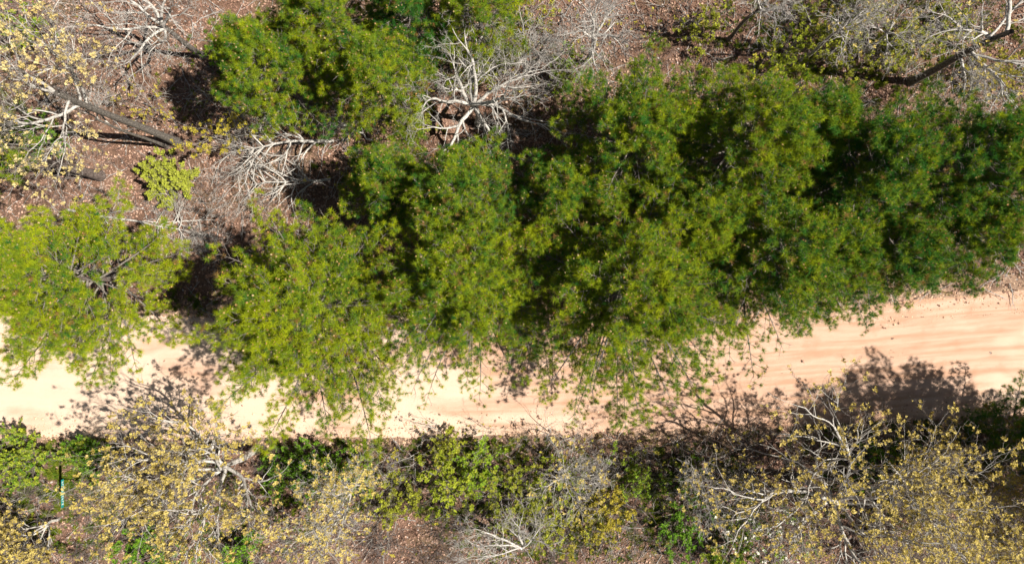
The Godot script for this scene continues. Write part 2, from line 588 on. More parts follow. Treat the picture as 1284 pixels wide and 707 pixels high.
func grow(mb: MB, p: Vector3, d: Vector3, L: float, r: float, lvl: int, o: Dictionary) -> void:
	var maxl: int = o.levels
	var segs := clampi(int(L / 0.3), 3, o.get("segs", 7))
	var pts := [p]
	var rr := [r]
	var dirs := [d]
	var wig: float = o.get("wig", 0.22)
	var trop: float = o.get("trop", 0.06)
	var rend := r * 0.55 if lvl < maxl else maxf(0.004, r * 0.35)
	for k in segs:
		d = (d + rdir() * wig + Vector3.UP * trop).normalized()
		pts.append(pts[k] + d * L / segs)
		rr.append(lerpf(r, rend, float(k + 1) / segs))
		dirs.append(d)
	mb.tube(pts, rr, [8, 6, 5, 4, 3, 3][mini(lvl, 5)])
	if lvl >= maxl:
		var ns: float = o.get("sprays", 2.0)
		var cnt := int(ns) + (1 if rng.randf() < ns - int(ns) else 0)
		for k in cnt:
			var w := rnd(0.2, 1.0) * segs
			var q := mini(int(w), segs - 1)
			var pp: Vector3 = pts[q].lerp(pts[q + 1], w - q)
			if k == 0:
				pp = pts[segs]
			var dd: Vector3 = (dirs[q] + rdir() * 0.8 + Vector3.UP * 0.2).normalized()
			var sc: float = rnd(0.55, 1.15) * o.get("spray_size", 1.0)
			_tw[rng.randi() % 3].add(pp, dd, rnd(0, TAU), sc, Color.WHITE)
			var nl: float = o.get("leaves", 0.0)
			var lc := int(nl) + (1 if rng.randf() < nl - int(nl) else 0)
			for j in lc:
				var lp: Vector3 = pp + dd * rnd(0.2, 0.6) * sc + rdir() * 0.10 * sc
				var ca: Color = o.leaf_a
				var cc := ca.lerp(o.leaf_b, rng.randf())
				_lf[rng.randi() % 2].add(lp, (Vector3.UP + rdir() * 0.7).normalized(), rnd(0, TAU), rnd(0.6, 1.25) * o.get("leaf_size", 1.0), cc)
				if o.has("flowers") and rng.randf() < o.flowers:
					_fl.add(lp + Vector3(0, 0.06, 0), (Vector3.UP + rdir() * 0.3).normalized(), rnd(0, TAU), rnd(0.9, 1.7), Color(0.8, 0.8, 0.76))
		return
	var nch: int = o.kids[mini(lvl, o.kids.size() - 1)]
	var roll := rnd(0, TAU)
	var t0: float = o.get("t0", 0.3)
	for k in nch:
		var t := lerpf(t0, 1.0, (k + rnd(0.2, 1.0)) / nch)
		if k >= nch - 2:
			t = 1.0
		var w := minf(t, 0.999) * segs
		var q := int(w)
		var pp: Vector3 = pts[q].lerp(pts[q + 1], w - q)
		var rad: float = lerpf(rr[q], rr[q + 1], w - q)
		roll += 2.4 + rnd(-0.5, 0.5)
		var ang := rnd(0.45, 1.0) if t < 1.0 else rnd(0.25, 0.6)
		ang *= o.get("spread", 1.0)
		var tg: Vector3 = dirs[q + 1]
		var sx := tg.cross(Vector3(0.3, 0.1, 0.9)).normalized().rotated(tg, roll)
		var cd := (tg * cos(ang) + sx * sin(ang)).normalized()
		grow(mb, pp, cd, L * rnd(0.5, 0.85) * o.get("shrink", 1.0), rad * rnd(0.5, 0.75), lvl + 1, o)

# o: h fork height, trunk dir, limbs: list of [azimuth, elevation, length] or count
func broadleaf(called: String, label: String, category: String, group: String, base: Vector3, o: Dictionary) -> Node3D:
	rng.seed = o.seed
	base.y = ground_y(base.x, base.z) - 0.04
	var root := thing(called, label, category, group, base)
	_tw = [Cloud.new(), Cloud.new(), Cloud.new()]
	_lf = [Cloud.new(), Cloud.new()]
	_fl = Cloud.new()
	var bm: Material = o.get("bark", M.oak_bark)
	if o.has("stems"):
		for k in o.stems:
			var a: float = TAU * k / o.stems + rnd(-0.5, 0.5)
			var d: Vector3 = (Vector3(cos(a), 0, sin(a)) * rnd(0.1, 1.0) * o.get("splay", 0.6) + Vector3.UP + o.get("lean", Vector3.ZERO)).normalized()
			var mb := MB.new()
			grow(mb, Vector3(cos(a), 0, sin(a)) * rnd(0.02, o.get("foot", 0.15)), d, o.L * rnd(0.7, 1.15), o.r * rnd(0.7, 1.1), 1, o)
			part("stem", mb, bm, root)
	else:
		var tp := []
		var trd := []
		var ns := 10
		var lean: Vector3 = o.get("lean", Vector3.ZERO)
		var ph := rnd(0, TAU)
		for k in ns + 1:
			var t := float(k) / ns
			tp.append(Vector3(sin(t * 6.0 + ph) * 0.10 * t, o.h * t, cos(t * 5.0 + ph) * 0.10 * t) + lean * o.h * t)
			trd.append(o.r * (1.0 - 0.45 * t) * (1.0 + 0.4 * exp(-t * 18.0)))
		var mb := MB.new()
		mb.tube(tp, trd, 10)
		part("trunk", mb, o.get("trunk_bark", bm), root)
		var limbs: Array = o.limbs
		var li := 0
		for l in limbs:
			var a: float = deg_to_rad(l[0])                # 0 = picture right, 90 = picture down
			var el: float = deg_to_rad(l[1])
			var d := Vector3(cos(a) * cos(el), sin(el), sin(a) * cos(el))
			var start: float = l[3] if l.size() > 3 else rnd(0.82, 1.0)
			var fk := minf(start, 0.999) * ns
			var q := int(fk)
			var p: Vector3 = tp[q].lerp(tp[q + 1], fk - q)
			var lb := MB.new()
			grow(lb, p, d, l[2], o.r * o.get("limb_r", 0.5) * rnd(0.85, 1.2), 1, o)
			part("limb", lb, bm, root)
			li += 1
	for k in 3:
		scatter("twigs", _tw[k], S[o.get("twig", "spray") + "%d" % k], root)
	for k in 2:
		scatter("leaves", _lf[k], S["leaf%d" % k], root)
	scatter("flowers", _fl, S.flower, root)
	return root

func around(n: int, el: float, L: float, a0 := 0.0) -> Array:
	var a := []
	for k in n:
		a.append([a0 + 360.0 * k / n + (k * 37 % 23) - 11.0, el + (k * 53 % 31) - 12.0, L * (0.8 + 0.4 * ((k * 29 % 17) / 17.0))])
	return a

# ---------------------------------------------------------------- the scene
func _ready() -> void:
	var cam := Camera3D.new()
	cam.name = "camera"
	cam.position = Vector3(0, CAM_H, 0)
	cam.rotation_degrees = Vector3(-90, 0, 0)
	cam.fov = rad_to_deg(2.0 * atan(353.5 / FOCAL))
	cam.far = 1500.0
	cam.near = 0.1
	add_child(cam)
	cam.make_current()

	var we := WorldEnvironment.new()
	we.name = "environment"
	var env := Environment.new()
	env.background_mode = Environment.BG_SKY
	var sky := Sky.new()
	var sm := ProceduralSkyMaterial.new()
	sm.sky_top_color = Color(0.45, 0.51, 0.60)
	sm.sky_horizon_color = Color(0.76, 0.78, 0.80)
	sm.sky_curve = 0.15
	sm.ground_bottom_color = Color(0.2, 0.17, 0.13)
	sm.ground_horizon_color = Color(0.45, 0.48, 0.5)
	sky.sky_material = sm
	env.sky = sky
	env.background_energy_multiplier = 0.3
	env.tonemap_mode = Environment.TONE_MAPPER_LINEAR
	env.tonemap_exposure = 2.0
	env.sdfgi_enabled = true
	env.ssao_enabled = true
	env.ssil_enabled = true
	we.environment = env
	add_child(we)

	var sun := DirectionalLight3D.new()
	sun.name = "sun"
	sun.light_energy = 1.6
	sun.light_color = Color(1.0, 0.955, 0.88)
	sun.light_angular_distance = 0.5
	sun.shadow_enabled = true
	var to_sun := Vector3(1.0, 1.4, 0.1)              # shadows fall to picture left
	sun.look_at_from_position(to_sun, Vector3.ZERO, Vector3.UP)
	add_child(sun)

	rng.seed = 7
	noise_a.seed = 4
	noise_a.frequency = 0.05
	noise_a.fractal_octaves = 4
	noise_b.seed = 9
	noise_b.frequency = 0.05
	noise_b.fractal_octaves = 3

	M.needle = leafy(0.65, lin(0.38, 0.42, 0.06))
	M.leaf = leafy(0.6, lin(0.6, 0.6, 0.2))
	M.litter = leafy(0.85, Color(0, 0, 0))
	M.bud = leafy(0.8, Color(0, 0, 0))
	M.petal = leafy(0.7, lin(0.2, 0.2, 0.2))
	M.pebble = leafy(0.95, Color(0, 0, 0))
	M.oak_bark = bark(lin(0.26, 0.255, 0.25), lin(0.58, 0.57, 0.565), 1.4)
	M.grey_bark = bark(lin(0.05, 0.045, 0.043), lin(0.20, 0.185, 0.175), 2.2)
	M.pine_bark = bark(lin(0.06, 0.048, 0.045), lin(0.19, 0.155, 0.15), 1.8)
	M.pine_twig = bark(lin(0.08, 0.07, 0.065), lin(0.27, 0.25, 0.24), 2.0)
	M.twig = bark(lin(0.26, 0.25, 0.25), lin(0.50, 0.49, 0.49), 1.5)
	M.metal = StandardMaterial3D.new()
	M.metal.albedo_color = lin(0.45, 0.45, 0.44)
	M.metal.roughness = 0.5
	M.metal.metallic = 0.6
	M.sign = StandardMaterial3D.new()
	M.sign.albedo_color = lin(0.012, 0.23, 0.24)
	M.sign.roughness = 0.4
	M.white_paint = StandardMaterial3D.new()
	M.white_paint.albedo_color = lin(0.75, 0.78, 0.78)
	M.white_paint.roughness = 0.5
	M.stalk = bark(lin(0.12, 0.10, 0.095), lin(0.33, 0.295, 0.28), 1.5)
	M.scrub = bark(lin(0.08, 0.062, 0.062), lin(0.24, 0.205, 0.205), 1.5)
	M.board = bark(lin(0.15, 0.09, 0.07), lin(0.28, 0.18, 0.13), 2.0)
	make_shared()

	build_ground()
	build_road()
	build_pines()
	build_broadleaves()
	build_shrubs()
	build_objects()
	build_litter()

func build_pines() -> void:
	var g := "pines along the road"
	# [crown centre in the photograph x, y at height hc, crown radius m, height m, crown base m, tone, label, lean, reach]
	var hc := 7.0
	var P := [
		[98, 350, 4.0, 11.0, 3.4, 0.72, "bushy pine beside the road, standing apart from the long row", 0.2, [[85, 4.0, 4.6], [70, 4.5, 4.2]]],
		[400, 385, 5.0, 11.5, 3.0, 0.74, "broad yellow green pine whose limbs overhang the pale road", 0.2, [[100, 4.0, 4.8], [70, 4.2, 5.4], [55, 4.0, 5.0], [82, 3.5, 4.6]]],
		[590, 345, 4.2, 10.5, 3.0, 0.58, "pine between the broad overhanging pine and the dark gap in the row", 0.2, [[120, 4.0, 6.2], [105, 4.2, 6.0], [92, 4.0, 5.6], [78, 4.0, 5.2], [112, 5.0, 5.6]]],
		[578, 248, 2.9, 9.5, 3.0, 0.4, "smaller dark pine behind the roadside pines, near the bare white tree", 0.0, []],
		[487, 228, 2.3, 7.5, 2.2, 0.35, "small dark pine tucked behind the broad overhanging pine", 0.0, []],
		[797, 172, 4.1, 9.2, 2.2, 0.42, "tall pine standing back from the road beside bare grey saplings", 0.0, []],
		[780, 355, 4.6, 12.0, 3.0, 0.58, "pine with long dark drooping limbs spread over the road", 0.25, [[125, 4.0, 5.6], [110, 4.2, 6.0], [98, 3.8, 6.4], [88, 4.2, 6.2], [76, 4.0, 6.4], [64, 4.2, 6.0], [52, 4.0, 5.6]]],
		[930, 185, 3.6, 11.0, 3.0, 0.48, "pine next to the bright yellow green sapling", 0.0, []],
		[965, 315, 3.4, 10.0, 2.5, 0.4, "pine with a thin hanging limb reaching onto the road", 0.2, [[92, 3.8, 5.6], [70, 3.8, 4.6], [108, 4.0, 4.8]]],
		[1080, 215, 3.6, 10.5, 2.4, 0.22, "dark green pine in the middle of the dense stand", 0.0, []],
		[1185, 205, 3.6, 10.5, 2.4, 0.26, "dark green pine in front of the leaning dark oak trunk", 0.0, []],
		[1120, 310, 2.7, 8.5, 2.0, 0.22, "low dark pine at the edge of the sandy bank", 0.2, [[80, 2.4, 3.6]]],
		[1225, 290, 2.6, 8.0, 1.8, 0.25, "low dark pine above the tyre tracks on the bank", 0.0, []],
		[1280, 215, 3.2, 10.5, 2.6, 0.25, "dark pine at the end of the dense stand", 0.0, []],
		[705, 240, 2.4, 7.5, 2.0, 0.38, "slim pine filling the row behind the dark gap", 0.0, []],
		[868, 292, 2.8, 9.5, 2.4, 0.5, "slim pine between the drooping limbed pine and the next ones", 0.0, []],
		[1015, 165, 2.6, 9.0, 2.2, 0.32, "slim pine at the back of the dense stand by olive bushes", 0.0, []],
		[1045, 315, 2.6, 8.5, 2.0, 0.35, "slim pine at the bank between two dark pines", 0.1, [[95, 2.6, 3.6]]],
	]
	var sd := 100
	for e in P:
		sd += 1
		var b := at(e[0], e[1], hc)
		pine("pine_tree", e[6], g, Vector3(b.x, 0, b.z), {h = e[3], cb = e[4], R = e[2], tone = e[5], reach = Vector3(0, 0, e[7]), extra = e[8], seed = sd})
	# thinner, brighter pines on the far side of the brown clearing
	var Q := [
		[345, 92, 2.7, 9.0, 2.0, 0.5, "light green pine at the edge of the brown clearing"],
		[420, 35, 2.8, 9.5, 2.0, 0.6, "light green pine beside the dark narrow evergreen"],
		[480, 105, 2.4, 8.5, 2.0, 0.55, "light green pine above the fallen grey brush"],
		[515, 25, 1.7, 9.0, 1.2, 0.05, "dark narrow evergreen among light green pines"],
		[600, 18, 2.2, 8.0, 1.6, 0.62, "light green pine behind the bare white tree"],
	]
	for e in Q:
		sd += 1
		var b := at(e[0], e[1], 5.5)
		pine("pine_tree", e[6], "pines around the clearing", Vector3(b.x, 0, b.z), {h = e[3], cb = e[4], R = e[2], tone = e[5], seed = sd, dens = 0.85})
	# the tall straight trunk in the clearing; its crown is beyond the picture
	var b2 := at(131, 222)
	pine("pine_tree", "tall pine with a bare straight dark trunk rising from the clearing", "", b2, {h = 15.0, cb = 7.4, R = 2.9, tone = 0.5, seed = 140, r = 0.21})
	# pines past the end of the picture whose shadows lie across the road
	var b3 := at(1236, 530)
	pine("pine_tree", "small dark pine below the road leaning its limbs over the sandy verge", "", b3, {h = 5.0, cb = 0.9, R = 1.9, tone = 0.1, seed = 141, r = 0.08, reach = Vector3(0, 0, -0.5)})
	pine("pine_tree", "tall pine below the road whose trunk shadow crosses the verge", "pines below the road", at(1306, 562), {h = 15.5, cb = 6.0, R = 4.2, tone = 0.3, seed = 142, r = 0.2})
	pine("pine_tree", "pine below the road beyond the yellow oaks", "pines below the road", at(1345, 590), {h = 13.0, cb = 3.5, R = 3.6, tone = 0.3, seed = 143, r = 0.2})

func build_broadleaves() -> void:
	var ya := Color(0.40, 0.32, 0.07)
	var yb := Color(0.66, 0.56, 0.22)
	var oak := {levels = 4, kids = [5, 8, 5, 3], sprays = 0.75, leaves = 3.4, leaf_a = ya, leaf_b = yb, shrink = 0.68, leaf_size = 0.85, twig = "stalk", segs = 12, limb_r = 0.42, wig = 0.27}
	var bare := {levels = 4, kids = [5, 5, 4, 3], sprays = 2.2, leaves = 0.0, leaf_a = ya, leaf_b = yb, shrink = 0.78, spread = 1.1, segs = 10, wig = 0.27}
	var g := "oaks coming into yellow leaf"
	var o: Dictionary
	# clearing, upper left
	o = oak.duplicate(); o.merge({seed = 201, h = 9.2, r = 0.19, leaves = 2.3, limb_r = 0.33, leaf_a = Color(0.46, 0.37, 0.14), leaf_b = Color(0.68, 0.59, 0.32), limbs = [[200, 40, 3.8], [150, 30, 3.2], [262, 36, 3.8, 0.8], [90, 36, 2.6], [230, 60, 3.4], [290, 30, 2.6, 0.85]], trunk_bark = M.grey_bark}, true)
	broadleaf("oak_tree", "slender oak with pale yellow leaves and long bare trunk in the clearing", "tree", g, at(228, 181), o)
	o = bare.duplicate(); o.merge({seed = 202, h = 6.0, r = 0.085, sprays = 1.2, limbs = [[200, 50, 1.2], [270, 50, 1.2], [330, 45, 1.0]], trunk_bark = M.grey_bark, levels = 3}, true)
	broadleaf("bare_tree", "thin bare young tree standing beside the slender oak", "tree", "", at(214, 186), o)
	o = bare.duplicate(); o.merge({seed = 203, h = 4.2, r = 0.15, trunk_bark = M.grey_bark, limbs = [[190, 22, 2.9], [150, 22, 2.4], [215, 40, 2.6], [265, 30, 2.8], [300, 35, 2.5], [350, 30, 2.0], [95, 25, 1.8]], sprays = 0.8}, true)
	broadleaf("bare_tree", "whitish bare tree with crooked limbs above the brown clearing", "tree", "", at(259, 74), o)
	o = bare.duplicate(); o.merge({seed = 204, h = 3.6, r = 0.18, sprays = 0.6, limbs = [[185, 10, 2.6], [130, 12, 2.3], [255, 30, 2.5], [280, 35, 2.6], [320, 25, 2.7], [350, 18, 2.7], [15, 15, 2.2], [75, 20, 1.7], [220, 30, 2.1]], trop = 0.03}, true)
	broadleaf("bare_tree", "white bare tree with limbs spread like a star beside the square panel", "tree", "", at(601, 157), o)
	o = bare.duplicate(); o.merge({seed = 205, h = 3.5, r = 0.12, sprays = 0.6, limbs = around(7, 45, 1.6)}, true)
	broadleaf("bare_tree", "grey twiggy bare tree behind the tall pine", "tree", "grey twiggy bare trees", at(735, 82), o)
	o = bare.duplicate(); o.merge({seed = 206, h = 3.0, r = 0.10, sprays = 0.6, limbs = around(6, 45, 1.5, 20.0)}, true)
	broadleaf("bare_tree", "grey twiggy bare tree between white star tree and tall pine", "tree", "grey twiggy bare trees", at(658, 98), o)
	o = bare.duplicate(); o.merge({seed = 207, h = 5.0, r = 0.10, sprays = 1.2, levels = 3, limbs = around(5, 50, 1.6, 50.0), trunk_bark = M.grey_bark}, true)
	broadleaf("bare_tree", "bare tree with a thin dark slanting trunk on brown leaves", "tree", "", at(910, 54), o)
	o = bare.duplicate(); o.merge({seed = 208, h = 4.5, r = 0.09, sprays = 1.2, levels = 3, leaves = 0.3, limbs = around(6, 45, 1.4, 10.0)}, true)
	broadleaf("bare_tree", "slim bare tree standing in olive undergrowth behind the pines", "tree", "", at(1000, 80), o)
	o = oak.duplicate(); o.merge({seed = 209, h = 7.0, r = 0.18, leaves = 0.5, sprays = 0.8, twig = "spray", limbs = [[330, 30, 3.6, 0.7], [20, 25, 3.4, 0.6], [75, 20, 3.0, 0.65], [270, 35, 3.4], [200, 30, 2.4], [110, 25, 2.4, 0.55]], trunk_bark = M.grey_bark}, true)
	broadleaf("oak_tree", "oak with leaning dark trunk and nearly bare white limbs", "tree", "", at(1135, 106), o)
	o = bare.duplicate(); o.merge({seed = 210, h = 3.2, r = 0.08, sprays = 1.4, levels = 3, leaves = 0.3, limbs = around(6, 40, 1.3, 10.0)}, true)
	broadleaf("bare_tree", "small bare tree with sparse yellow buds near the leaning oak", "tree", "", at(1070, 70), o)
	# below the road
	o = oak.duplicate(); o.merge({seed = 211, h = 4.0, r = 0.18, leaves = 3.8, limbs = [[150, 28, 3.8], [120, 38, 3.6], [185, 25, 3.8], [215, 28, 3.4], [250, 30, 3.3], [290, 30, 2.8], [80, 30, 3.6], [30, 28, 3.0], [170, 60, 3.2]]}, true)
	broadleaf("oak_tree", "pale oak thick with yellow leaves beside the road sign", "tree", g, at(322, 562), o)
	o = oak.duplicate(); o.merge({seed = 212, h = 0.9, r = 0.09, levels = 4, leaves = 3.6, limbs = [[165, 30, 2.2], [130, 32, 2.2], [95, 30, 2.0], [55, 35, 1.7], [150, 60, 1.8], [200, 40, 1.8]]}, true)
	broadleaf("oak_tree", "low yellow leaved oak sapling with thin pale stems by the sign", "tree", "", at(74, 650), o)
	o = oak.duplicate(); o.merge({seed = 213, h = 2.4, r = 0.10, leaves = 2.6, sprays = 0.45, twig = "spray", limbs = [[130, 35, 2.8], [105, 40, 3.0], [170, 35, 2.4], [75, 40, 2.4], [230, 40, 1.8], [300, 45, 1.5]]}, true)
	broadleaf("oak_tree", "half bare young oak with a few yellow leaves over dark litter", "tree", "", at(455, 598), o)
	o = bare.duplicate(); o.merge({seed = 214, h = 1.2, r = 0.09, sprays = 0.55, leaves = 0.5, limbs = [[250, 50, 1.5], [275, 55, 1.6], [300, 45, 1.6], [200, 40, 1.3], [340, 35, 1.7], [20, 30, 1.6], [100, 50, 1.0]]}, true)
	broadleaf("bare_tree", "white twiggy bare tree fanning out beside the road edge", "tree", "", at(705, 590), o)
	o = bare.duplicate(); o.merge({seed = 215, h = 2.4, r = 0.11, sprays = 0.6, levels = 4, limbs = [[195, 15, 2.2], [215, 20, 2.2], [180, 20, 2.0], [240, 35, 1.6], [330, 40, 1.4]], trop = 0.02}, true)
	broadleaf("bare_tree", "bare tree with long pale branches reaching sideways over brown litter", "tree", "", at(655, 668), o)
	# the big oaks, lower right
	o = oak.duplicate(); o.merge({seed = 216, h = 4.2, r = 0.22, leaves = 3.2, sprays = 0.75, limbs = [[218, 25, 4.4], [255, 25, 4.6], [278, 28, 4.6], [305, 26, 4.6], [335, 28, 4.4], [5, 30, 4.0], [60, 30, 3.4], [120, 30, 3.2], [170, 30, 3.0], [290, 60, 3.6]]}, true)
	broadleaf("oak_tree", "large oak with white forking limbs and sparse yellow leaves by the shaded road", "tree", g, at(1002, 596), o)
	o = oak.duplicate(); o.merge({seed = 217, h = 3.6, r = 0.17, leaves = 3.6, limbs = [[245, 30, 3.2], [290, 30, 3.4], [330, 30, 3.2], [10, 30, 3.4], [60, 30, 3.0], [150, 30, 2.6], [100, 30, 2.6]]}, true)
	broadleaf("oak_tree", "yellow leaved oak beside the large white limbed oak", "tree", g, at(1120, 620), o)
	o = oak.duplicate(); o.merge({seed = 218, h = 2.6, r = 0.12, levels = 4, leaves = 3.6, limbs = around(6, 36, 2.6)}, true)
	broadleaf("oak_tree", "smaller yellow leaved oak beyond the two big oaks", "tree", g, at(1185, 612), o)
	o = bare.duplicate(); o.merge({seed = 219, h = 2.0, r = 0.08, levels = 3, sprays = 1.6, leaves = 0.4, limbs = around(6, 45, 1.5)}, true)
	broadleaf("bare_tree", "small twiggy tree leaning over the shaded verge beside the large oak", "tree", "", at(868, 590), o)

func build_shrubs() -> void:
	var lime_a := Color(0.25, 0.33, 0.025)
	var lime_b := Color(0.40, 0.45, 0.05)
	var green_a := Color(0.08, 0.20, 0.018)
	var green_b := Color(0.20, 0.36, 0.03)
	var olive_a := Color(0.20, 0.21, 0.03)
	var olive_b := Color(0.36, 0.36, 0.06)
	var gold_a := Color(0.34, 0.29, 0.03)
	var gold_b := Color(0.48, 0.42, 0.07)
	# [px, py, crown height m, radius m, leaf colours, leaves per spray, stems, label]
	var rows := [
		[216, 226, 1.6, 1.1, Color(0.28, 0.33, 0.04), Color(0.42, 0.46, 0.08), 7.0, 15, "round light green shrub alone on the brown clearing"],
		[283, 172, 3.4, 1.3, gold_a, gold_b, 2.4, 6, "loose yellow green shrub beside the light green pines"],
		[185, 142, 2.4, 1.0, gold_a, gold_b, 1.0, 5, "thin shrub with scattered yellow leaves beside the oak trunk"],
		[190, 690, 3.2, 1.5, green_a, green_b, 5.0, 11, "bright green bush under the pale yellow oak"],
		[395, 588, 2.2, 1.4, green_a, green_b, 4.6, 11, "green bush by the road edge below the overhanging pine"],
		[438, 585, 1.7, 1.1, green_a, lime_b, 3.6, 9, "small green bush next to the half bare oak"],
		[360, 585, 1.6, 1.0, green_a, green_b, 3.6, 8, "green bush between the pale yellow oak and the road edge"],
		[495, 622, 1.7, 1.1, olive_a, lime_b, 3.4, 9, "olive bush on dark brown litter"],
		[565, 600, 2.3, 1.5, lime_a, lime_b, 4.2, 12, "spreading yellow green bush near the road edge"],
		[600, 585, 1.7, 1.1, lime_a, green_b, 3.2, 9, "yellow green bush leaning on the spreading one"],
		[640, 628, 2.2, 1.7, lime_a, olive_b, 3.4, 12, "wide olive green bush among white twigs"],
		[690, 655, 2.0, 1.3, olive_a, lime_b, 3.2, 10, "olive bush over brown litter beside the long branched bare tree"],
		[730, 652, 2.0, 1.5, olive_a, gold_b, 3.2, 10, "yellow olive bush beside the fanning bare tree"],
		[765, 630, 2.3, 0.9, gold_a, gold_b, 4.2, 7, "small bright yellow bush among white twigs"],
		[800, 600, 1.8, 1.2, olive_a, green_b, 2.8, 9, "dull green bush behind the shaded verge"],
		[860, 660, 1.7, 1.2, green_a, green_b, 3.6, 9, "dense green bush beside the white flowering bush"],
		[855, 600, 1.4, 1.2, green_a, olive_a, 3.0, 9, "dark green bush in the shade by the road"],
		[655, 30, 3.2, 1.1, gold_a, lime_b, 3.4, 7, "bright yellow green sapling behind the bare white tree"],
		[940, 125, 3.4, 0.9, lime_a, gold_b, 3.4, 6, "bright yellow green sapling rising between the pines"],
		[60, 178, 1.6, 0.9, green_a, green_b, 3.2, 8, "dark green bush next to the tall bare pine trunk"],
		[300, 75, 1.4, 0.9, green_a, green_b, 3.0, 8, "green bush under the crooked white tree"],
		[1090, 585, 1.4, 1.1, green_a, green_b, 3.2, 8, "green bush under the large yellow oak"],
		[1130, 570, 1.2, 0.9, green_a, lime_a, 2.6, 7, "low green bush between the yellow oaks"],
		[35, 585, 1.5, 1.1, green_a, lime_b, 3.6, 9, "bright green bush near the blue green sign"],
		[100, 572, 1.1, 0.8, green_a, lime_b, 3.4, 8, "bright green bush touching the blue green sign"],
		[1140, 50, 1.3, 0.9, olive_a, lime_b, 2.2, 7, "olive bush in front of the leaning dark oak trunk"],
		[1010, 30, 1.5, 1.1, olive_a, lime_b, 2.2, 8, "olive bush around the slim bare tree"],
		[1075, 20, 1.2, 1.0, olive_a, lime_b, 2.0, 8, "olive bush near the small budding tree"],
		[1045, 70, 1.6, 1.2, olive_a, lime_b, 3.0, 9, "olive green bush behind the pines on open litter"],
		[1110, 75, 1.4, 1.2, olive_a, lime_b, 3.0, 9, "olive green bush beside the base of the leaning oak"],
		[980, 75, 1.8, 1.2, lime_a, lime_b, 3.0, 9, "yellow green bush at the back of the pine row"],
		[1190, 30, 1.4, 1.2, olive_a, lime_b, 2.6, 9, "olive bush under the bare white oak limbs"],
		[1235, 95, 1.6, 1.0, olive_a, gold_b, 2.6, 8, "yellowish bush in the dark below the bare oak limbs"],
		[880, 45, 1.4, 1.1, olive_a, lime_b, 2.6, 8, "olive bush near the thin dark trunk"],
		[710, 95, 1.6, 1.2, olive_a, green_b, 3.0, 9, "green bush under the grey twiggy tree"],
		[620, 85, 1.6, 1.1, olive_a, lime_b, 3.0, 9, "yellow green bush against the limbs of the star tree"],
		[530, 150, 1.4, 1.0, lime_a, olive_b, 2.6, 8, "yellow green bush next to the square panel"],
		[455, 215, 1.4, 1.0, olive_a, lime_b, 2.4, 8, "olive bush between dead brush and small dark pine"],
		[20, 560, 1.4, 1.1, green_a, lime_b, 3.6, 9, "green bush along the road edge away from the sign"],
		[120, 565, 1.2, 1.0, green_a, green_b, 3.6, 9, "green bush in the shade of the pale yellow oak"],
		[300, 690, 1.6, 1.1, green_a, green_b, 3.6, 9, "green bush among the roots of the pale yellow oak"],
		[560, 560, 1.2, 0.9, olive_a, lime_b, 2.6, 8, "low bush growing right on the lower road edge"],
		[690, 600, 1.8, 1.3, lime_a, lime_b, 3.0, 9, "yellow green bush beneath the fanning bare tree"],
		[910, 690, 1.8, 1.3, green_a, lime_b, 4.0, 10, "green bush touching the white flowering bush"],
		[40, 40, 2.6, 1.2, green_a, lime_b, 3.0, 7, "green shrub below the yellow leaves of the slender oak"],
	]
	var sd := 300
	for e in rows:
		sd += 1
		var h: float = e[2]
		var R: float = e[3]
		var o := {seed = sd, levels = 2, kids = [4, 5, 4], sprays = 2.4, spray_size = 0.75, leaves = e[6] * 1.5, leaf_a = e[4], leaf_b = e[5], stems = e[7], L = h * 0.62, r = 0.016 + h * 0.006, splay = R / h * 1.5, foot = R * 0.3, t0 = 0.25, leaf_size = 0.95, twig = "stalk", bark = M.stalk}
		broadleaf("shrub", e[8], "shrub", "leafy shrubs of the forest edge", at(e[0], e[1], h * 0.5), o)
	var fo := {seed = 340, levels = 2, kids = [4, 5, 4], sprays = 1.6, spray_size = 0.9, leaves = 1.5, leaf_a = olive_a, leaf_b = green_b, stems = 9, L = 1.5, r = 0.03, splay = 1.1, foot = 0.4, flowers = 0.5}
	broadleaf("shrub", "bush dotted with white flowers below the big oak", "shrub", "", at(940, 655, 1.2), fo)
	fo.seed = 341
	fo.flowers = 0.25
	broadleaf("shrub", "sparse white flowering bush hanging out near the oak trunk", "shrub", "", at(985, 680, 1.0), fo)
	# leafless saplings and brush
	var spots := [
		[405, 615], [430, 640], [525, 575], [610, 570], [660, 560], [640, 690], [745, 560], [775, 585], [810, 570], [800, 640],
		[820, 690], [770, 690], [545, 545], [605, 545], [690, 548], [725, 548], [760, 690], [715, 690], [560, 650], [610, 625],
		[665, 600], [340, 640], [30, 650], [60, 615], [20, 625], [850, 560], [830, 610],
		[700, 60], [720, 20], [760, 30], [780, 55], [690, 110], [670, 60], [720, 110], [660, 120], [640, 90],
		[560, 120], [330, 60], [310, 130], [150, 80], [100, 70], [260, 120], [1040, 40], [1110, 30], [1180, 20], [980, 50],
		[1210, 90], [1240, 115], [1180, 110], [1090, 80], [960, 20], [860, 20], [890, 20], [830, 30], [120, 250], [250, 300],
		[430, 160], [395, 150], [470, 165], [500, 150], [450, 215], [415, 235], [1260, 590], [1230, 560], [1200, 580], [925, 540], [895, 560],
	]
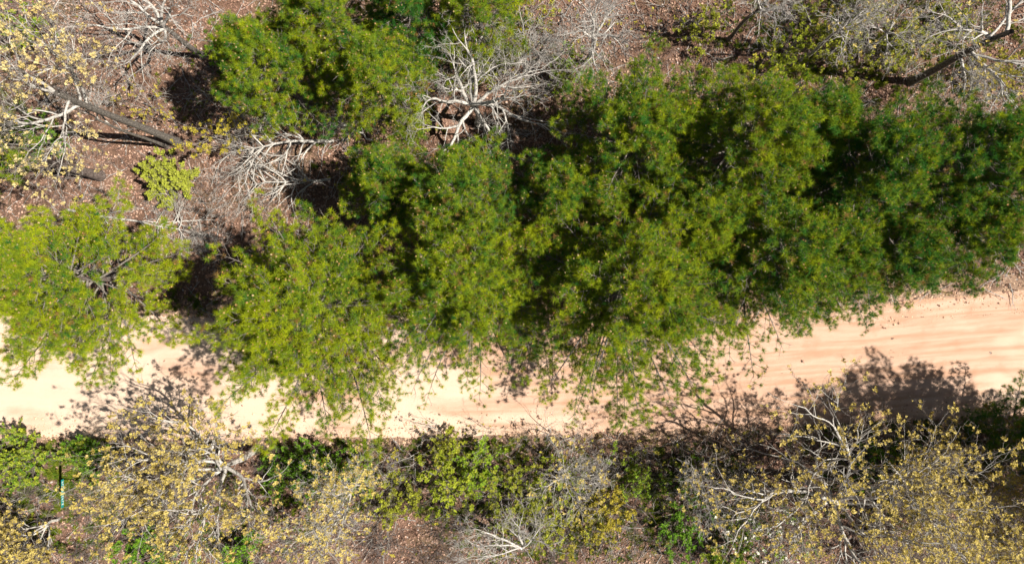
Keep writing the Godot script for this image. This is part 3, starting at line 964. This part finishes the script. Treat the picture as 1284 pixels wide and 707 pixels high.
	var marks := [[385, 590, "the green bush by the road edge"], [495, 622, "the olive bush on dark litter"], [565, 600, "the spreading yellow green bush"], [640, 628, "the wide olive green bush"],
		[730, 652, "the yellow olive bush"], [765, 630, "the small bright yellow bush"], [860, 665, "the dense green bush"], [705, 575, "the fanning bare tree"], [620, 690, "the long branched bare tree"], [455, 610, "the half bare oak"],
		[940, 655, "the white flowering bush"], [868, 570, "the leaning verge tree"], [50, 640, "the blue green sign"], [1200, 590, "the yellow oaks"], [330, 640, "the pale yellow oak"], [560, 690, "the brown litter hollow"], [430, 690, "the few yellow leaves"],
		[735, 60, "the grey tree behind the tall pine"], [658, 70, "the grey tree by the star tree"], [590, 130, "the white star tree"], [920, 40, "the thin dark trunk"], [1010, 40, "the slim bare tree"], [1075, 30, "the small budding tree"], [1160, 60, "the leaning oak"], [1240, 90, "the bare oak limbs"],
		[310, 100, "the light green pines"], [130, 80, "the slender oak"], [200, 270, "the long dead branch"], [400, 160, "the pale dead limb"], [480, 160, "the light green pine"], [430, 225, "the heaped dead brush"], [840, 30, "the tall pine"]]
	rng.seed = 4242
	for k in 26:
		spots.append([rnd(370, 960), rnd(560, 705)])
	for k in 6:
		spots.append([rnd(640, 1280), rnd(0, 110)])
	for e in spots:
		sd += 1
		rng.seed = sd * 17
		var h := rnd(1.0, 2.3)
		var o := {seed = sd, levels = 2, kids = [4, 4, 3], sprays = 0.8, spray_size = 0.8, leaves = 0.5, leaf_a = olive_a, leaf_b = gold_b, stems = 4, L = h * 0.6, r = 0.012 + h * 0.005, splay = 0.8, foot = 0.15, bark = M.twig, twig = "spray" if sd % 3 == 0 else "stalk"}
		var best := 1e9
		var near := ""
		for l in marks:
			var q := Vector2(l[0] - e[0], l[1] - e[1]).length()
			if q < best:
				best = q
				near = l[2]
		var look := ("tall" if h > 1.9 else ("low" if h < 1.35 else "middling")) + (" whitish" if sd % 3 == 0 else " grey brown")
		broadleaf("bare_sapling", "%s leafless sapling nearest %s" % [look, near], "sapling", "leafless grey saplings", at(e[0] + rnd(-5, 5), e[1] + rnd(-5, 5), h * 0.5), o)

func fallen(called: String, label: String, px0: float, py0: float, px1: float, py1: float, r: float, sd: int, o: Dictionary) -> void:
	rng.seed = sd
	var a := at(px0, py0)
	var b := at(px1, py1)
	a.y = ground_y(a.x, a.z)
	var root := thing(called, label, "fallen branch", o.get("group", ""), a)
	_tw = [Cloud.new(), Cloud.new(), Cloud.new()]
	_lf = [Cloud.new(), Cloud.new()]
	_fl = Cloud.new()
	var pts := []
	var rr := []
	var n := 8
	for k in n + 1:
		var t := float(k) / n
		var p := a.lerp(b, t)
		p += Vector3(rnd(-0.1, 0.1), 0, rnd(-0.1, 0.1))
		p.y = ground_y(p.x, p.z) + r * 0.8 + o.get("lift", 0.25) * sin(PI * t)
		pts.append(p - a)
		rr.append(lerpf(r, 0.02, t))
	var mb := MB.new()
	mb.tube(pts, rr, 7)
	part("stem", mb, M.oak_bark, root)
	var dir := (b - a).normalized()
	for k in int(o.get("n", 8)):
		var t := lerpf(0.2, 1.0, (k + rng.randf()) / o.get("n", 8))
		var q := mini(int(t * n), n - 1)
		var side := dir.rotated(Vector3.UP, rnd(0.4, 1.4) * (1.0 if k % 2 == 0 else -1.0))
		side = (side + Vector3.UP * rnd(0.05, 0.5)).normalized()
		var lb := MB.new()
		grow(lb, pts[q], side, o.get("L", 1.2) * rnd(0.6, 1.2), rr[q] * 0.5 + 0.015, 2, {levels = 4, kids = [4, 4, 4, 3], sprays = o.get("sprays", 1.3), leaf_a = Color.WHITE, leaf_b = Color.WHITE, trop = -0.03, wig = 0.3, shrink = 0.9})
		part("branch", lb, M.oak_bark, root)
	for k in 3:
		scatter("twigs", _tw[k], S["spray%d" % k], root)

func build_objects() -> void:
	fallen("fallen_branch", "tangle of white dead branches lying near the light green pines", 418, 180, 298, 196, 0.09, 401, {n = 20, L = 1.9, lift = 1.0, sprays = 0.7})
	fallen("fallen_branch", "white dead brush heaped on brown litter below the larger tangle", 415, 228, 318, 232, 0.07, 402, {n = 16, L = 1.5, lift = 0.5, sprays = 0.7})
	fallen("fallen_branch", "long grey dead branch with thin twigs above the lone pine", 90, 262, 280, 300, 0.07, 403, {n = 12, L = 1.0, lift = 0.3})
	fallen("fallen_branch", "grey dead branch lying across the end of the long one", 190, 285, 275, 278, 0.05, 404, {n = 9, L = 0.9, lift = 0.2})
	fallen("fallen_branch", "grey dead branch lying under the dark gap in the pines", 690, 300, 672, 250, 0.06, 406, {n = 5, L = 0.7, lift = 0.1})
	fallen("fallen_branch", "pale dead limb lying between the bare tree and the pines", 470, 180, 420, 150, 0.05, 407, {n = 7, L = 0.9, lift = 0.3})
	fallen("fallen_branch", "broken pale limb lying across olive undergrowth", 1190, 665, 1284, 668, 0.07, 408, {n = 5, L = 0.8, lift = 0.4})
	build_sign()
	build_panel()

# street name blade on a post, seen nearly edge on from above
func build_sign() -> void:
	var top := 2.35
	var c := at(76, 619.5, top)
	var y0 := ground_y(c.x, c.z)
	var root := thing("road_sign", "narrow blue green road sign with white lettering on a thin post", "sign", "", Vector3(c.x, y0, c.z))
	var post := MB.new()
	post.tube([Vector3(0, -0.2, 0), Vector3(0, top - y0 - 0.19, 0)], [0.03, 0.03], 8)
	part("post", post, M.metal, root)
	var blade := MB.new()
	var hy := top - y0
	blade.box(Vector3(-0.006, hy - 0.17, -0.66), Vector3(0.006, hy, 0.66))
	part("blade", blade, M.sign, root)
	var clamp := MB.new()
	clamp.box(Vector3(-0.04, hy - 0.21, -0.05), Vector3(0.04, hy - 0.172, 0.05))
	part("bracket", clamp, M.metal, root)
	# illegible white letters: short strokes in the rhythm of the photograph
	rng.seed = 77
	var z := -0.56
	for k in 9:
		if k == 3:
			z += 0.08
		var mb := MB.new()
		var w := 0.075
		var x0 := 0.0085
		mb.box(Vector3(x0, hy - 0.14, z), Vector3(x0 + 0.003, hy - 0.03, z + 0.02))
		if k % 3 != 1:
			mb.box(Vector3(x0, hy - 0.048, z + 0.022), Vector3(x0 + 0.003, hy - 0.03, z + w))
		if k % 2 == 0:
			mb.box(Vector3(x0, hy - 0.098, z + 0.022), Vector3(x0 + 0.003, hy - 0.082, z + w * 0.85))
		if k % 3 != 0:
			mb.box(Vector3(x0, hy - 0.14, z + 0.022), Vector3(x0 + 0.003, hy - 0.122, z + w))
		part("letter", mb, M.white_paint, root)
		z += 0.118

# square flat thing strewn with leaves under the white tree
func build_panel() -> void:
	var h := 0.9
	var a := at(546, 128, h)
	var b := at(588, 167, h)
	var c := (a + b) * 0.5
	var y0 := ground_y(c.x, c.z)
	var root := thing("wooden_platform", "square brown panel strewn with leaves beneath the white star shaped tree", "platform", "", Vector3(c.x, y0, c.z))
	var hx := (b.x - a.x) * 0.5
	var hz := (b.z - a.z) * 0.5
	var n := 9
	for k in n:
		var mb := MB.new()
		var x0 := -hx + 2.0 * hx * k / n
		mb.box(Vector3(x0 + 0.004, h - y0 - 0.04, -hz), Vector3(x0 + 2.0 * hx / n - 0.004, h - y0 + 0.002 * (k % 3), hz))
		part("board", mb, M.board, root)
	for sx in [-1, 1]:
		for sz in [-1, 1]:
			var mb := MB.new()
			var p := Vector3(sx * (hx - 0.1), 0, sz * (hz - 0.1))
			mb.box(p + Vector3(-0.05, -0.3, -0.05), p + Vector3(0.05, h - y0 - 0.045, 0.05))
			part("post", mb, M.board, root)
	rng.seed = 91
	var cl := Cloud.new()
	for k in 420:
		cl.add(Vector3(rnd(-hx, hx), h - y0 + rnd(0.008, 0.02), rnd(-hz, hz)), (Vector3.UP + rdir() * 0.35).normalized(), rnd(0, TAU), rnd(0.7, 1.3), litter_col())
	scatter("fallen_leaves", cl, S.fallen, root)

func litter_col() -> Color:
	var q := rng.randf()
	var c := Color(0.265, 0.165, 0.13).lerp(Color(0.155, 0.095, 0.078), rng.randf())
	if q < 0.2:
		c = Color(0.36, 0.25, 0.20)
	elif q < 0.36:
		c = Color(0.11, 0.065, 0.05)
	elif q < 0.42:
		c = Color(0.31, 0.285, 0.28)
	return c * rnd(1.0, 1.45)

func build_litter() -> void:
	rng.seed = 500
	var cl := Cloud.new()
	var want := 190000
	for k in want:
		var x := rnd(-29.0, 29.0)
		var z := rnd(-17.5, 17.5)
		var d := off_road(x, z)
		var keep := smoothstep(-0.4, 1.5, d + noise_b.get_noise_2d(x * 30.0, z * 30.0) * 1.5)
		keep *= 0.5 + 0.5 * smoothstep(-0.25, 0.15, noise_a.get_noise_2d(x * 7.0 + 500.0, z * 7.0))
		keep = maxf(keep, 0.002)
		if rng.randf() > keep:
			continue
		var y := ground_y(x, z) if d > -0.3 else 0.02
		cl.add(Vector3(x, y + rnd(0.008, 0.045), z), (Vector3.UP + rdir() * 0.5).normalized(), rnd(0, TAU), rnd(0.8, 1.5), litter_col().lerp(Color(0.33, 0.24, 0.2), smoothstep(0.1, 0.4, noise_b.get_noise_2d(x * 9.0, z * 9.0 + 800.0)) * 0.5))
	var o := scatter("leaf_litter", cl, S.fallen, self)
	o.set_meta("label", "brown fallen leaves covering the forest floor")
	o.set_meta("category", "leaf litter")
	# stones and clods along the verges
	var pc := Cloud.new()
	for k in 9000:
		var x := rnd(-29.0, 29.0)
		var e := road_edges(x)
		var z := (e.x if rng.randf() < 0.5 else e.y) + rng.randfn() * 0.45
		var d := off_road(x, z)
		var y := ground_y(x, z) if d > 0.0 else 0.0
		var c := Color(0.62, 0.46, 0.34).lerp(Color(0.32, 0.2, 0.14), rng.randf())
		pc.add(Vector3(x, y, z), Vector3.UP, rnd(0, TAU), rnd(0.4, 1.5), c)
	for k in 7000:
		var x := rnd(-29.0, 29.0)
		var e := road_edges(x)
		var z := rnd(e.x, e.y)
		pc.add(Vector3(x, 0.0, z), Vector3.UP, rnd(0, TAU), rnd(0.15, 0.5), Color(0.62, 0.46, 0.37).lerp(Color(0.4, 0.27, 0.2), rng.randf()))
	var po := scatter("pebbles", pc, S.pebble, self)
	po.set_meta("label", "small stones and clods along both road verges")
	po.set_meta("category", "pebbles")
	# twigs on the ground
	var tc := Cloud.new()
	for k in 4200:
		var x := rnd(-29.0, 29.0)
		var z := rnd(-17.0, 17.0)
		if off_road(x, z) < 0.3:
			continue
		var a := rnd(0, TAU)
		tc.add(Vector3(x, ground_y(x, z) + 0.03, z), Vector3(cos(a), rnd(-0.02, 0.12), sin(a)).normalized(), rnd(0, TAU), rnd(0.4, 1.5), Color.WHITE)
	var to := scatter("fallen_twigs", tc, S.stick, self)
	to.set_meta("label", "thin grey twigs scattered over the forest floor")
	to.set_meta("category", "twigs")
	# tangled dead stalks and briars, too many to count
	var bc := [Cloud.new(), Cloud.new(), Cloud.new()]
	var strips := [[-26.0, 26.0, 7.9, 15.0, 8000], [-1.0, 26.0, -14.5, -8.0, 900], [-26.0, -1.0, -14.5, -3.0, 1500]]
	for e in strips:
		for k in e[4]:
			var x := rnd(e[0], e[1])
			var z := rnd(e[2], e[3])
			if off_road(x, z) < 0.35 or noise_a.get_noise_2d(x * 8.0, z * 8.0 + 11.0) < rnd(-0.25, 0.1):
				continue
			bc[k % 3].add(Vector3(x, ground_y(x, z) - 0.02, z), (Vector3.UP + rdir() * 0.75).normalized(), rnd(0, TAU), rnd(0.5, 1.5), Color.WHITE)
	for k in 3:
		var bo := scatter("briars", bc[k], S["scrub%d" % k], self)
		bo.set_meta("label", ["tangle of thin grey brown stalks between the bushes", "wiry grey brown briars in the undergrowth", "loose grey brown dead stems above the leaf litter"][k])
		bo.set_meta("category", "briars")
	# green weeds in patches
	var wc := Cloud.new()
	var patches := [[50, 572, 3.2, 2600], [20, 605, 2.5, 1400], [115, 640, 2.8, 1100], [210, 630, 3.2, 1000], [330, 660, 2.5, 500], [1060, 60, 4.0, 1300], [1130, 40, 3.5, 1000], [980, 40, 3.0, 800], [1230, 60, 3.0, 500], [660, 630, 3.8, 1800], [570, 595, 2.6, 1000], [760, 640, 3.0, 900], [450, 600, 2.4, 700],
		[860, 620, 3.0, 1300], [1110, 580, 4.0, 1600], [1240, 575, 2.5, 900], [395, 590, 2.2, 900], [220, 400, 1.8, 350], [90, 440, 2.5, 300], [300, 100, 3.0, 250], [460, 200, 2.0, 160], [40, 180, 1.6, 160], [720, 110, 2.5, 200], [950, 660, 2.5, 300], [1230, 680, 3.0, 300]]
	for e in patches:
		var c := at(e[0], e[1])
		for k in e[3]:
			var a := rnd(0, TAU)
			var q: float = e[2] * sqrt(rng.randf()) * 1.1
			var x: float = c.x + cos(a) * q * 1.2
			var z: float = c.z + sin(a) * q * 0.8
			if off_road(x, z) < 0.1:
				continue
			if noise_b.get_noise_2d(x * 25.0, z * 25.0) < -0.1:
				continue
			wc.add(Vector3(x, ground_y(x, z), z), (Vector3.UP + rdir() * 0.2).normalized(), rnd(0, TAU), rnd(0.5, 1.3), Color(0.07, 0.15, 0.015).lerp(Color(0.24, 0.27, 0.03), rng.randf()))
	for k in 1500:
		var x := rnd(-28.0, 28.0)
		var e := road_edges(x)
		var z := (e.x - absf(rng.randfn()) * 0.7 - 0.15) if rng.randf() < 0.45 else (e.y + absf(rng.randfn()) * 0.6 + 0.1)
		if noise_b.get_noise_2d(x * 12.0, z * 12.0) < 0.0:
			continue
		wc.add(Vector3(x, ground_y(x, z), z), (Vector3.UP + rdir() * 0.3).normalized(), rnd(0, TAU), rnd(0.4, 1.0), Color(0.10, 0.15, 0.03).lerp(Color(0.40, 0.32, 0.16), rng.randf()))
	var wo := scatter("weeds", wc, S.weed, self)
	wo.set_meta("label", "patches of low green weeds on the forest floor")
	wo.set_meta("category", "weeds")
	# clods pushed up by tyre treads on the bank
	var gc := Cloud.new()
	for row in 3:
		for k in 46:
			var px := 1195.0 + k * 3.0
			var py := 398.0 - (px - 1195.0) * 0.075 - row * 9.0 + rnd(-0.7, 0.7)
			var p := at(px, py)
			var y := maxf(ground_y(p.x, p.z), 0.0)
			gc.add(Vector3(p.x, y + 0.005, p.z), Vector3.UP, rnd(-0.3, 0.3), rnd(0.5, 0.95), Color(0.42, 0.29, 0.21))
	var go := scatter("tread_clods", gc, S.pebble, self)
	go.set_meta("label", "rows of small clods left by tyre treads on the bank")
	go.set_meta("category", "tyre track")
